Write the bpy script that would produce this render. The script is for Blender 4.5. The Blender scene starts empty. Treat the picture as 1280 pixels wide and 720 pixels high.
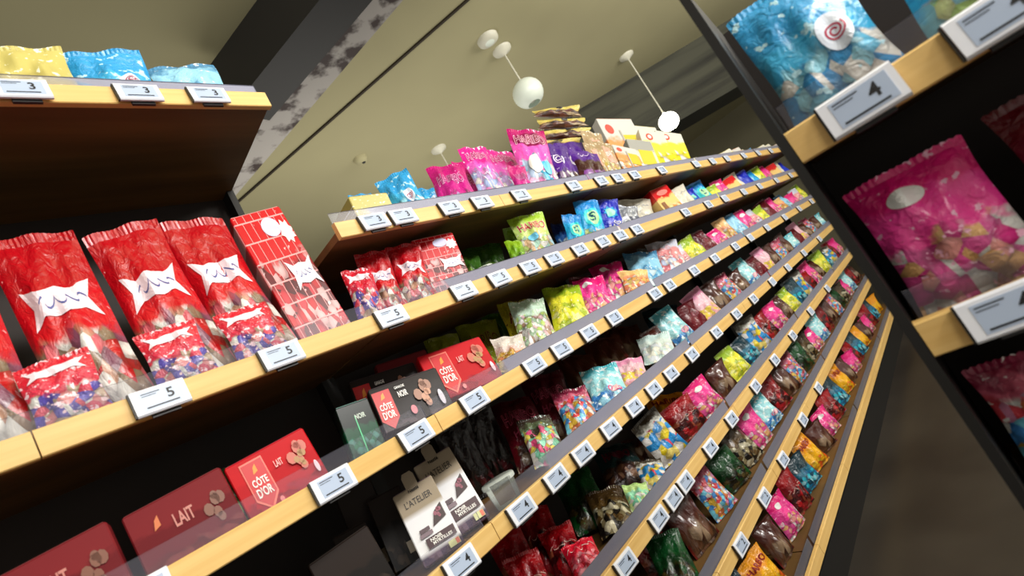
import bpy, math, random
from mathutils import Vector, Matrix

# ------------------------------------------------------------------ camera
FPX = 650.0
AX = Vector((0.62680596, -0.24160521, 0.74077068))    # aisle axis seen by the lens (right, down, forward)
AY = Vector((-0.60600417, 0.44642857, 0.65837715))
AZ = Vector((-0.48976854, -0.86158485, 0.13341032))
EYE = Vector((0, 0, 1.45))
scn = bpy.context.scene
COL = scn.collection
cam_d = bpy.data.cameras.new('camera'); cam = bpy.data.objects.new('camera', cam_d); COL.objects.link(cam)
right = Vector((AX[0], AY[0], AZ[0])); down = Vector((AX[1], AY[1], AZ[1])); fwd = Vector((AX[2], AY[2], AZ[2]))
m = Matrix((right, -down, -fwd)).transposed().to_4x4(); m.translation = EYE
cam.matrix_world = m
cam_d.sensor_width = 36; cam_d.lens = 36 * FPX / 1280; cam_d.clip_start = 0.02; cam_d.clip_end = 100
cam_d.dof.use_dof = True; cam_d.dof.focus_distance = 1.75; cam_d.dof.aperture_fstop = 3.6
scn.camera = cam

# ------------------------------------------------------------------ light
wd = bpy.data.worlds.new('shop_air'); scn.world = wd; wd.use_nodes = True
wd.node_tree.nodes['Background'].inputs[0].default_value = (1.0, 0.95, 0.84, 1)
wd.node_tree.nodes['Background'].inputs[1].default_value = 0.5
def area(name, loc, target, sx, sy, power, col):
    l = bpy.data.lights.new(name, 'AREA'); l.shape = 'RECTANGLE'; l.size = sx; l.size_y = sy; l.energy = power; l.color = col
    o = bpy.data.objects.new(name, l); COL.objects.link(o); o.location = loc
    o.rotation_euler = (Vector(target) - Vector(loc)).to_track_quat('-Z', 'Y').to_euler()
    return o
area('aisle_light', (0.9, -2.2, 3.5), (1.2, 1.3, 1.1), 1.6, 0.5, 88, (1, 0.97, 0.93))
area('aisle_light', (3.6, -2.1, 3.5), (3.4, 1.3, 1.1), 2.4, 0.5, 92, (1, 0.97, 0.93))
area('aisle_light', (-0.6, -1.6, 3.4), (0.3, 1.3, 1.5), 1.0, 0.5, 24, (1, 0.97, 0.93))
area('added_ceiling_fill', (1.0, -1.3, 2.9), (1.1, -1.05, 3.9), 3.0, 1.2, 95, (1, 0.96, 0.88))  # unseen fill lights added to brighten the ceiling, here and the next two
area('added_ceiling_fill', (5.0, -1.3, 2.9), (5.1, -1.05, 3.9), 3.0, 1.2, 150, (1, 0.96, 0.88))
area('added_ceiling_fill', (3.5, 3.6, 2.4), (3.5, 3.6, 3.9), 4.0, 1.6, 42, (1, 0.96, 0.88))  # added fill behind the shelving, lifts the ceiling beyond it
scn.view_settings.view_transform = 'Standard'; scn.view_settings.look = 'None'
scn.view_settings.exposure = 0.18; scn.view_settings.gamma = 1; scn.view_settings.use_curve_mapping = False

# ------------------------------------------------------------------ helpers
D = 1.1                       # distance from the lens to the shelf fronts
def hit(px, py, Y=None, Z=None):
    r = Vector((px - 640, py - 360, FPX)); c = Vector((r.dot(AX), r.dot(AY), r.dot(AZ)))
    t = Y / c[1] if Y is not None else (Z - 1.45) / c[2]
    return c * t + EYE
def proj(p):
    q = AX * p[0] + AY * p[1] + AZ * (p[2] - 1.45)
    return Vector((640 + FPX * q[0] / q[2], 360 + FPX * q[1] / q[2]))
def lin(c):
    f = lambda v: v / 12.92 if v <= 0.04045 else ((v + 0.055) / 1.055) ** 2.4
    return tuple(f(v) for v in c[:3]) + (1,)
def mesh(name, vs, fs, mat=None, parent=None, uv=None, smooth=False):
    me = bpy.data.meshes.new(name); me.from_pydata([tuple(v) for v in vs], [], fs)
    if uv:
        L = me.uv_layers.new(name='UVMap')
        for lp in me.loops: L.data[lp.index].uv = uv[lp.vertex_index]
    if smooth: me.polygons.foreach_set('use_smooth', [True] * len(me.polygons))
    if mat: me.materials.append(mat)
    o = bpy.data.objects.new(name, me); COL.objects.link(o)
    if parent: o.parent = parent
    return o
class MB:
    def __init__(s): s.v = []; s.f = []
    def box(s, x0, x1, y0, y1, z0, z1, b=0.0):
        n = len(s.v)
        if b <= 0:
            s.v += [(x, y, z) for z in (z0, z1) for y in (y0, y1) for x in (x0, x1)]
            s.f += [tuple(n + i for i in q) for q in ((0,2,3,1),(4,5,7,6),(0,1,5,4),(2,6,7,3),(0,4,6,2),(1,3,7,5))]
        else:                       # chamfered along the four long x edges
            pr = [(y0+b,z0),(y1-b,z0),(y1,z0+b),(y1,z1-b),(y1-b,z1),(y0+b,z1),(y0,z1-b),(y0,z0+b)]
            for x in (x0, x1): s.v += [(x, a, c) for a, c in pr]
            s.f.append(tuple(n + i for i in range(8))); s.f.append(tuple(n + 15 - i for i in range(8)))
            for i in range(8): j = (i+1) % 8; s.f.append((n+i, n+8+i, n+8+j, n+j))
        return s
    def tube(s, pts, r, k=8, cap=True):
        rings = []
        for i, p in enumerate(pts):
            p = Vector(p); a = Vector(pts[max(i-1,0)]); c = Vector(pts[min(i+1,len(pts)-1)])
            t = (c - a).normalized(); u = t.orthogonal().normalized(); w = t.cross(u)
            rr = r[i] if isinstance(r, (list, tuple)) else r
            rings.append(len(s.v)); s.v += [tuple(p + (u*math.cos(q)+w*math.sin(q))*rr) for q in [2*math.pi*j/k for j in range(k)]]
        for a, b in zip(rings, rings[1:]):
            for j in range(k): s.f.append((a+j, a+(j+1)%k, b+(j+1)%k, b+j))
        if cap: s.f.append(tuple(rings[0]+j for j in range(k-1,-1,-1))); s.f.append(tuple(rings[-1]+j for j in range(k)))
        return s
    def lathe(s, prof, c=(0,0,0), k=28):
        rings = []
        for r, z in prof:
            rings.append(len(s.v)); s.v += [(c[0]+r*math.cos(2*math.pi*j/k), c[1]+r*math.sin(2*math.pi*j/k), c[2]+z) for j in range(k)]
        for a, b in zip(rings, rings[1:]):
            for j in range(k): s.f.append((a+j, a+(j+1)%k, b+(j+1)%k, b+j))
        return s
    def build(s, name, mat, parent=None, smooth=False): return mesh(name, s.v, s.f, mat, parent, smooth=smooth)
def tag(o, label, cat, group=None):
    o['label'] = label; o['category'] = cat
    if group: o['group'] = group
    return o
def structure(o): o['kind'] = 'structure'; return o
def empty(name, loc=(0,0,0)):
    o = bpy.data.objects.new(name, None); COL.objects.link(o); o.location = loc; o.empty_display_size = 0.03; return o

# ------------------------------------------------------------------ materials
def newmat(name):
    mt = bpy.data.materials.new(name); mt.use_nodes = True
    return mt, mt.node_tree, mt.node_tree.nodes['Principled BSDF']
def plain(name, c, rough=0.5, metal=0, emit=0, coat=0):
    mt, nt, b = newmat(name); b.inputs['Base Color'].default_value = lin(c)
    b.inputs['Roughness'].default_value = rough; b.inputs['Metallic'].default_value = metal; b.inputs['Coat Weight'].default_value = coat
    if emit: b.inputs['Emission Color'].default_value = lin(c); b.inputs['Emission Strength'].default_value = emit
    return mt
def noisy(name, c1, c2, scale=(4,4,4), rough=0.6, detail=4, lo=0.35, hi=0.65, bump=0.0, ns=1.0, wave=False):
    mt, nt, b = newmat(name); N = nt.nodes; L = nt.links
    tc = N.new('ShaderNodeTexCoord'); mp = N.new('ShaderNodeMapping'); mp.inputs['Scale'].default_value = scale
    L.new(tc.outputs['Object'], mp.inputs[0])
    nz = N.new('ShaderNodeTexNoise'); nz.inputs['Scale'].default_value = ns; nz.inputs['Detail'].default_value = detail
    L.new(mp.outputs[0], nz.inputs['Vector'])
    cr = N.new('ShaderNodeValToRGB'); cr.color_ramp.elements[0].position = lo; cr.color_ramp.elements[1].position = hi
    cr.color_ramp.elements[0].color = lin(c1); cr.color_ramp.elements[1].color = lin(c2)
    L.new(nz.outputs['Fac'], cr.inputs[0]); L.new(cr.outputs[0], b.inputs['Base Color']); b.inputs['Roughness'].default_value = rough
    if bump:
        bp = N.new('ShaderNodeBump'); bp.inputs['Strength'].default_value = bump; bp.inputs['Distance'].default_value = 0.01
        L.new(nz.outputs['Fac'], bp.inputs['Height']); L.new(bp.outputs[0], b.inputs['Normal'])
    return mt
def clear(name, tint, haze, rough=0.08):
    mt, nt, b = newmat(name); N = nt.nodes; L = nt.links
    b.inputs['Base Color'].default_value = lin(tint); b.inputs['Roughness'].default_value = rough
    tr = N.new('ShaderNodeBsdfTransparent'); mx = N.new('ShaderNodeMixShader'); fr = N.new('ShaderNodeFresnel'); fr.inputs[0].default_value = 1.45
    ad = N.new('ShaderNodeMath'); ad.operation = 'MAXIMUM'; ad.inputs[1].default_value = haze
    L.new(fr.outputs[0], ad.inputs[0]); L.new(ad.outputs[0], mx.inputs[0]); L.new(tr.outputs[0], mx.inputs[1]); L.new(b.outputs[0], mx.inputs[2])
    L.new(mx.outputs[0], N['Material Output'].inputs['Surface']); return mt
WOOD = noisy('birch_edge', (.88,.71,.42), (.93,.78,.50), (2,8,60), .45, 5)
BOARD = noisy('oak_board', (.36,.26,.12), (.47,.34,.17), (1.5,14,14), .55, 5)
DARK = plain('black_steel', (.07,.06,.055), .6)
BACK = noisy('brown_back', (.09,.06,.045), (.14,.09,.06), (3,3,3), .7)
GUARD = clear('clear_acrylic', (.66,.66,.72), .09, .12)
TUB = clear('tub_plastic', (.75,.78,.76), .22, .1)
TAGW = plain('tag_white', (.93,.94,.98), .4)
TAGS = plain('tag_screen', (.70,.76,.86), .35)
INK = plain('black_ink', (.06,.06,.08), .5)
CLIP_SHADE = plain('clip_and_shade_dark', (.10,.09,.09), .5)  # dark clip colour, also the painted shade strip beside each tag
CEIL = noisy('olive_plaster', (.61,.585,.45), (.66,.635,.49), (.5,.5,.5), .9, 3)
MARBLE = noisy('veined_stone', (.20,.14,.13), (.66,.64,.62), (3,3,3), .7, 9, .40, .52, ns=2.2)
CONC = noisy('streaked_grey', (.13,.13,.105), (.27,.27,.22), (.5,.25,5), .8, 8, .38, .62, ns=1.3)
WHITE = plain('white_enamel', (.80,.79,.72), .5)
GLOBE = plain('opal_glass', (.84,.87,.82), .35, 0, .08)
GLOW = plain('lit_glass', (1,.99,.93), .3, 0, 6)
GOLDW = noisy('far_plaster', (.50,.48,.40), (.58,.56,.46), (.4,.4,.4), .9, 3)
FLOORM = noisy('grey_floor', (.17,.15,.14), (.24,.22,.20), (1.5,1.5,1.5), .35, 5)
CARD = plain('plain_card', (.86,.76,.52), .7)

MCACHE = {}
def ink(c, rough=.4):
    k = ('ink', tuple(c))
    if k not in MCACHE: MCACHE[k] = plain('printed_ink', c, rough)
    return MCACHE[k]
def ramp(nt, fac, stops, const=False):
    cr = nt.nodes.new('ShaderNodeValToRGB'); cr.color_ramp.interpolation = 'CONSTANT' if const else 'LINEAR'
    e = cr.color_ramp.elements
    while len(e) < len(stops): e.new(0.5)
    for i, (p, c) in enumerate(stops): e[i].position = p; e[i].color = lin(c)
    nt.links.new(fac, cr.inputs[0]); return cr.outputs[0]
def mixc(nt, fac, a, b):
    mx = nt.nodes.new('ShaderNodeMix'); mx.data_type = 'RGBA'
    if isinstance(fac, float): mx.inputs[0].default_value = fac
    else: nt.links.new(fac, mx.inputs[0])
    nt.links.new(a, mx.inputs[6]); nt.links.new(b, mx.inputs[7]); return mx.outputs[2]
def film(st):
    """printed wrapper: top colour, middle colour, a field of sweets below, splashes; all in the wrapper's own UV"""
    key = st['key']
    if key in MCACHE: return MCACHE[key]
    mt, nt, b = newmat('wrapper_' + key); N = nt.nodes; L = nt.links
    uv = N.new('ShaderNodeUVMap'); sep = N.new('ShaderNodeSeparateXYZ'); L.new(uv.outputs[0], sep.inputs[0])
    mp = N.new('ShaderNodeMapping'); mp.inputs['Scale'].default_value = (1, st.get('asp', 1.4), 1); L.new(uv.outputs[0], mp.inputs[0])
    nz = N.new('ShaderNodeTexNoise'); nz.inputs['Scale'].default_value = st.get('wob', 5); nz.inputs['Detail'].default_value = 3; L.new(mp.outputs[0], nz.inputs['Vector'])
    ma = N.new('ShaderNodeMath'); ma.operation = 'MULTIPLY_ADD'; ma.inputs[1].default_value = st.get('amp', .35); L.new(nz.outputs['Fac'], ma.inputs[0])
    mb = N.new('ShaderNodeMath'); mb.operation = 'SUBTRACT'; mb.inputs[1].default_value = st.get('amp', .35) * .5
    L.new(sep.outputs['Y'], ma.inputs[2]); L.new(ma.outputs[0], mb.inputs[0])
    v = mb.outputs[0]
    top, mid = st['top'], st['mid']; vc = st.get('vc', .45); vm = st.get('vm', .72)
    base = ramp(nt, v, [(0, mid), (vm - .04, mid), (vm + .04, top), (1, top)])
    vo = N.new('ShaderNodeTexVoronoi'); vo.inputs['Scale'].default_value = st.get('cell', 7); L.new(mp.outputs[0], vo.inputs['Vector'])
    sc = N.new('ShaderNodeSeparateXYZ'); L.new(vo.outputs['Color'], sc.inputs[0])
    pal = st['pal']; n = len(pal)
    cells = ramp(nt, sc.outputs[0], [(i / n, c) for i, c in enumerate(pal)], True)
    ed = ramp(nt, vo.outputs['Distance'], [(.0, (1,1,1)), (.5, (.8,.8,.8)), (.75, (.35,.33,.33))])
    mm = N.new('ShaderNodeMix'); mm.data_type = 'RGBA'; mm.blend_type = 'MULTIPLY'; mm.inputs[0].default_value = st.get('edge', .6)
    L.new(cells, mm.inputs[6]); L.new(ed, mm.inputs[7])
    msk = N.new('ShaderNodeMapRange'); msk.inputs[1].default_value = vc - .03; msk.inputs[2].default_value = vc + .03
    msk.inputs[3].default_value = 1; msk.inputs[4].default_value = 0; L.new(v, msk.inputs[0])
    c = mixc(nt, msk.outputs[0], base, mm.outputs[2])
    if st.get('splash'):
        n2 = N.new('ShaderNodeTexNoise'); n2.inputs['Scale'].default_value = st.get('ss', 9); n2.inputs['Detail'].default_value = 4; L.new(mp.outputs[0], n2.inputs['Vector'])
        th = N.new('ShaderNodeMapRange'); th.inputs[1].default_value = st.get('st', .6); th.inputs[2].default_value = st.get('st', .6) + .03; L.new(n2.outputs['Fac'], th.inputs[0])
        rgb = N.new('ShaderNodeRGB'); rgb.outputs[0].default_value = lin(st['splash'])
        c = mixc(nt, th.outputs[0], c, rgb.outputs[0])
    if st.get('grid'):
        br = N.new('ShaderNodeTexBrick'); br.inputs['Scale'].default_value = st['grid']; br.inputs['Mortar Size'].default_value = .018; br.inputs['Row Height'].default_value = .5
        br.inputs['Color1'].default_value = (0,0,0,1); br.inputs['Color2'].default_value = (0,0,0,1); br.inputs['Mortar'].default_value = (1,1,1,1)
        L.new(uv.outputs[0], br.inputs['Vector']); rgb = N.new('ShaderNodeRGB'); rgb.outputs[0].default_value = lin((.95,.66,.66))
        c = mixc(nt, br.outputs['Color'], c, rgb.outputs[0])
    L.new(c, b.inputs['Base Color'])
    b.inputs['Roughness'].default_value = st.get('rough', .28); b.inputs['Coat Weight'].default_value = st.get('coat', 0 if st.get('flat') else .3); b.inputs['Coat Roughness'].default_value = .12
    b.inputs['Metallic'].default_value = st.get('metal', 0)
    if st.get('flat'): b.inputs['Specular IOR Level'].default_value = .22
    if not st.get('flat'):
        n3 = N.new('ShaderNodeTexNoise'); n3.inputs['Scale'].default_value = 8; n3.inputs['Detail'].default_value = 5; n3.inputs['Distortion'].default_value = 1.2; L.new(mp.outputs[0], n3.inputs['Vector'])
        bp = N.new('ShaderNodeBump'); bp.inputs['Strength'].default_value = .55; bp.inputs['Distance'].default_value = .012
        L.new(n3.outputs['Fac'], bp.inputs['Height']); L.new(bp.outputs[0], b.inputs['Normal'])
    MCACHE[key] = mt; return mt

# ------------------------------------------------------------------ lettering
TC = {}
def glyphs(s, bold=0.0):
    """flat triangles of a word, 1 high, centred"""
    k = (s, bold)
    if k in TC: return TC[k]
    cu = bpy.data.curves.new('t', 'FONT'); cu.body = s; cu.align_x = 'CENTER'; cu.align_y = 'CENTER'; cu.offset = bold; cu.resolution_u = 3; cu.size = 1
    o = bpy.data.objects.new('t', cu); COL.objects.link(o)
    me = bpy.data.meshes.new_from_object(o.evaluated_get(bpy.context.evaluated_depsgraph_get()))
    me.calc_loop_triangles()
    vs = [v.co.xy.copy() for v in me.vertices]; fs = [tuple(t.vertices) for t in me.loop_triangles]
    bpy.data.objects.remove(o); bpy.data.meshes.remove(me); bpy.data.curves.remove(cu)
    TC[k] = (vs, fs); return TC[k]
def split(vs, fs, mx):
    """cut triangles until no edge is longer than mx so that prints follow a curved wrapper"""
    vs = list(vs); out = []; st = list(fs); mid = {}
    while st:
        a, b, c = st.pop()
        e = [((vs[a]-vs[b]).length, a, b, c), ((vs[b]-vs[c]).length, b, c, a), ((vs[c]-vs[a]).length, c, a, b)]
        l, p, q, r = max(e)
        if l <= mx or len(vs) > 2500: out.append((a, b, c)); continue
        k = (min(p, q), max(p, q))
        if k not in mid: mid[k] = len(vs); vs.append((vs[p] + vs[q]) / 2)
        st += [(p, mid[k], r), (mid[k], q, r)]
    return vs, out
def shape(kind):
    V = lambda a, b: Vector((a, b))
    if kind == 'oval': vs = [V(0,0)] + [V(.5*math.cos(t), .5*math.sin(t)) for t in [2*math.pi*i/24 for i in range(24)]]; n = 24
    elif kind == 'star':
        vs = [V(0,0)] + [V((.5 if i%2==0 else .36)*math.cos(t), (.5 if i%2==0 else .34)*math.sin(t)) for i, t in [(i, 2*math.pi*i/16+.2) for i in range(16)]]; n = 16
    elif kind == 'ribbon': p = [(-.5,-.5),(-.3,-.28),(0,-.36),(.3,-.28),(.5,-.5),(.38,0),(.5,.5),(.25,.3),(0,.36),(-.25,.3),(-.5,.5),(-.4,0)]; vs = [V(0,0)] + [V(*q) for q in p]; n = len(p)
    elif kind == 'shield': p = [(-.5,.5),(.5,.5),(.5,-.25),(.0,-.5),(-.5,-.25)]; vs = [V(0,0)] + [V(*q) for q in p]; n = 5
    elif kind == 'nuts':
        vs = []; fs = []; rr = random.Random(5)
        for i in range(6):
            cx, cy, r = rr.uniform(-.3,.3), rr.uniform(-.32,.32), rr.uniform(.13,.2); n0 = len(vs)
            vs += [V(cx,cy)] + [V(cx+r*math.cos(t), cy+r*.85*math.sin(t)) for t in [2*math.pi*j/9 for j in range(9)]]
            fs += [(n0, n0+1+j, n0+1+(j+1)%9) for j in range(9)]
        return vs, fs
    elif kind == 'swirl':
        vs = []; fs = []
        for i in range(29):
            t = i/28; a = t*4.2*math.pi; r = .1+.4*t
            for q in (-.045, .045): vs.append(V((r+q)*math.cos(a)*1.0, (r+q)*math.sin(a)*.8))
        for i in range(28): a = 2*i; fs += [(a, a+1, a+3), (a, a+3, a+2)]
        return vs, fs
    elif kind == 'script':
        vs = []; fs = []
        for i in range(33):
            t = i/32; x = -.5+t+.04*math.sin(t*26); y = .32*math.sin(t*22)*(1-.4*t)
            for q in (-.06, .06): vs.append(V(x, y+q))
        for i in range(32): a = 2*i; fs += [(a, a+1, a+3), (a, a+3, a+2)]
        return vs, fs
    elif kind == 'wedge': vs = [V(-.5,-.5), V(.5,-.3), V(.5,.5), V(-.1,.2)]; return vs, [(0,1,2),(0,2,3)]
    else: vs = [V(-.5,-.5), V(.5,-.5), V(.5,.5), V(-.5,.5)]; return vs, [(0,1,2),(0,2,3)]
    return vs, [(0, 1+i, 1+(i+1)%n) for i in range(n)]

def prints(root, S, w, h, items):
    """each printed mark is a part of the pack that follows its front S(u, v)"""
    lay = 0
    for it in items:
        kind, txt, u0, v0, sw, sh, c = it[:7]; rot = math.radians(it[7]) if len(it) > 7 else 0
        if kind == 'text':
            vs, fs = glyphs(txt, it[8] if len(it) > 8 else .025)
            x0 = min(a.x for a in vs); x1 = max(a.x for a in vs); y0 = min(a.y for a in vs); y1 = max(a.y for a in vs)
            vs = [Vector(((a.x-(x0+x1)/2)/(x1-x0), (a.y-(y0+y1)/2)/(y1-y0))) for a in vs]
        else: vs, fs = shape(txt)
        vs = [Vector((a.x*sw*w, a.y*sh*h)) for a in vs]
        vs = [Vector((a.x*math.cos(rot)-a.y*math.sin(rot), a.x*math.sin(rot)+a.y*math.cos(rot))) for a in vs]
        vs, fs = split(vs, fs, .011)
        lay += 1; P = []
        for a in vs:
            u = (a.x + u0*w)/(w/2); v = (a.y)/h + v0
            p = S(max(-.97, min(.97, u)), max(.03, min(.97, v))); P.append((p[0], p[1]-.0009-.0007*lay, p[2]))
        fs = [f if (vs[f[1]]-vs[f[0]]).cross(vs[f[2]]-vs[f[0]]) > 0 else f[::-1] for f in fs]
        mesh({'text': 'lettering', 'emblem': 'emblem', 'panel': 'printed_panel', 'pic': 'printed_picture'}[kind], P, fs, ink(c), root)

# ------------------------------------------------------------------ packs
def frame_of(P0, P1, yaw):
    z = (P1 - P0).normalized(); x = Vector((math.cos(yaw), -math.sin(yaw), 0)); x = (x - z*x.dot(z)).normalized(); y = z.cross(x)
    M = Matrix((x, y, z)).transposed().to_4x4(); M.translation = P0; return M
def bag(M, w, h, t, st, seed, name='sweet_bag', fine=True):
    rr = random.Random(seed); ph = [rr.uniform(0, 6.28) for _ in range(8)]
    flop = rr.uniform(-.2, .5)*t; tw = rr.uniform(-.10,.10); cor = rr.uniform(-.04,.04)*h
    amp = min(.0062, t*.12)
    def S(u, v, side=-1):
        B = max(0, math.sin(math.pi*min(1, max(0, (v-.045)/.91))))**.5
        T = t/2*B*max(0, 1-abs(u)**2.4)**.75*(1.22-.5*v)
        k1 = math.exp(-(1-v)/.13); k0 = math.exp(-v/.10)
        wr = amp*(math.sin(5*u+7*v+ph[0])+.8*math.sin(-8*u+11*v+ph[1])+.7*math.sin(13*u+4*v+ph[2])) * B
        wr += amp*1.1*(math.cos(11*u+ph[3])*k1+math.cos(9*u+ph[4])*k0)*B
        hw = w/2*(1-.09*math.sin(math.pi*v)**1.5+.02*math.sin(9*v+ph[5]))
        x = u*hw; z = v*h + cor*u*(v-.3) - .02*h*(u*u)*(v-.5)
        y = side*(T+wr*.9*(1-abs(u)**3)) + amp*.7*math.sin(6*u+ph[6])*(k1+k0) - flop*max(0, v-.62)**2*5 + tw*u*w*(v-.5)
        return (x, y, z)
    root = empty(name); root.matrix_world = M
    NU, NV = (15, 18) if fine else (8, 9)
    v0, v1 = .045, .95
    vs = []; uv = []; fs = []
    for sd in (-1, 1):
        n0 = len(vs)
        for j in range(NV+1):
            v = v0+(v1-v0)*j/NV
            for i in range(NU+1):
                u = -1+2*i/NU; vs.append(S(u, v, sd)); uv.append(((u+1)/2 if sd < 0 else (1-u)/2, v))
        for j in range(NV):
            for i in range(NU):
                a = n0+j*(NU+1)+i; q = (a, a+1, a+NU+2, a+NU+1); fs.append(q if sd < 0 else q[::-1])
    mt = film(st)
    POUCH[root.name] = [mesh('pouch', vs, fs, mt, root, uv, True)]
    zn = 34 if fine else 12
    for nm, a0, a1 in (('top_seal', .948, 1.0), ('bottom_seal', 0.0, .047)):
        vs = []; uv = []; fs = []
        for sd in (-1, 1):
            n0 = len(vs)
            for j in range(2):
                v = (a0, a1)[j]
                for i in range(zn+1):
                    u = -1+2*i/zn; p = S(u, v, -1); q = S(u, v, 1)
                    y = (p[1]+q[1])/2 + (.0006 if i % 2 else -.0006) + sd*.0006
                    z = p[2] + (.0022*(i % 2) if (j == 1) == (a0 > .5) else 0)*(1 if a0 > .5 else 0)
                    vs.append((p[0], y, max(z, 0))); uv.append(((u+1)/2, v))
            for i in range(zn):
                q = (n0+i, n0+i+1, n0+zn+2+i, n0+zn+1+i); fs.append(q if sd < 0 else q[::-1])
        POUCH[root.name].append(mesh(nm, vs, fs, mt, root, uv))
    if st.get('prints') and fine: prints(root, S, w, h, st['prints'])
    return root
def carton(M, w, h, t, st, seed, name='sweet_box', fine=True):
    root = empty(name); root.matrix_world = M
    b = min(.0025, t*.1); vs = []; uv = []; fs = []
    prof = [(-t/2+b, 0), (t/2-b, 0), (t/2, b), (t/2, h-b), (t/2-b, h), (-t/2+b, h), (-t/2, h-b), (-t/2, b)]
    for x, xu in ((-w/2, 0), (-w/2+b, .01), (w/2-b, .99), (w/2, 1)):
        s = b if xu in (0, 1) else 0
        for (y, z) in prof:
            yy = y*(1-s/(t/2)); zz = h/2+(z-h/2)*(1-s/(h/2)); vs.append((x, yy, zz)); uv.append((xu, zz/h))
    for k in range(3):
        for i in range(8): j = (i+1) % 8; fs.append((k*8+i, k*8+8+i, k*8+8+j, k*8+j)[::-1])
    fs.append(tuple(range(8))); fs.append(tuple(31-i for i in range(8)))
    mt = film(st); POUCH[root.name] = [mesh('carton_body', vs, fs, mt, root, uv)]
    lid = MB().box(-w/2+.004, w/2-.004, -t/2+.002, t/2-.002, h, h+.0012).build('closing_flap', mt, root)
    if st.get('hang'):
        vs = [(-.5*w*.30+0, 0), (.5*w*.30, 0), (.5*w*.30, .030), (.5*w*.2, .040), (-.5*w*.2, .040), (-.5*w*.30, .030)]
        V3 = [(a, y, h-.002+z) for y in (-t/2, -t/2+.0015) for a, z in vs]
        mesh('hanging_tab', V3, [tuple(range(6)), tuple(range(11, 5, -1))] + [(i, 6+i, 6+(i+1)%6, (i+1)%6) for i in range(6)], ink(st['top']), root)
    def S(u, v, side=-1): return (u*w/2, -t/2, v*h)
    if st.get('prints') and fine: prints(root, S, w, h, st['prints'])
    return root

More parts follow.
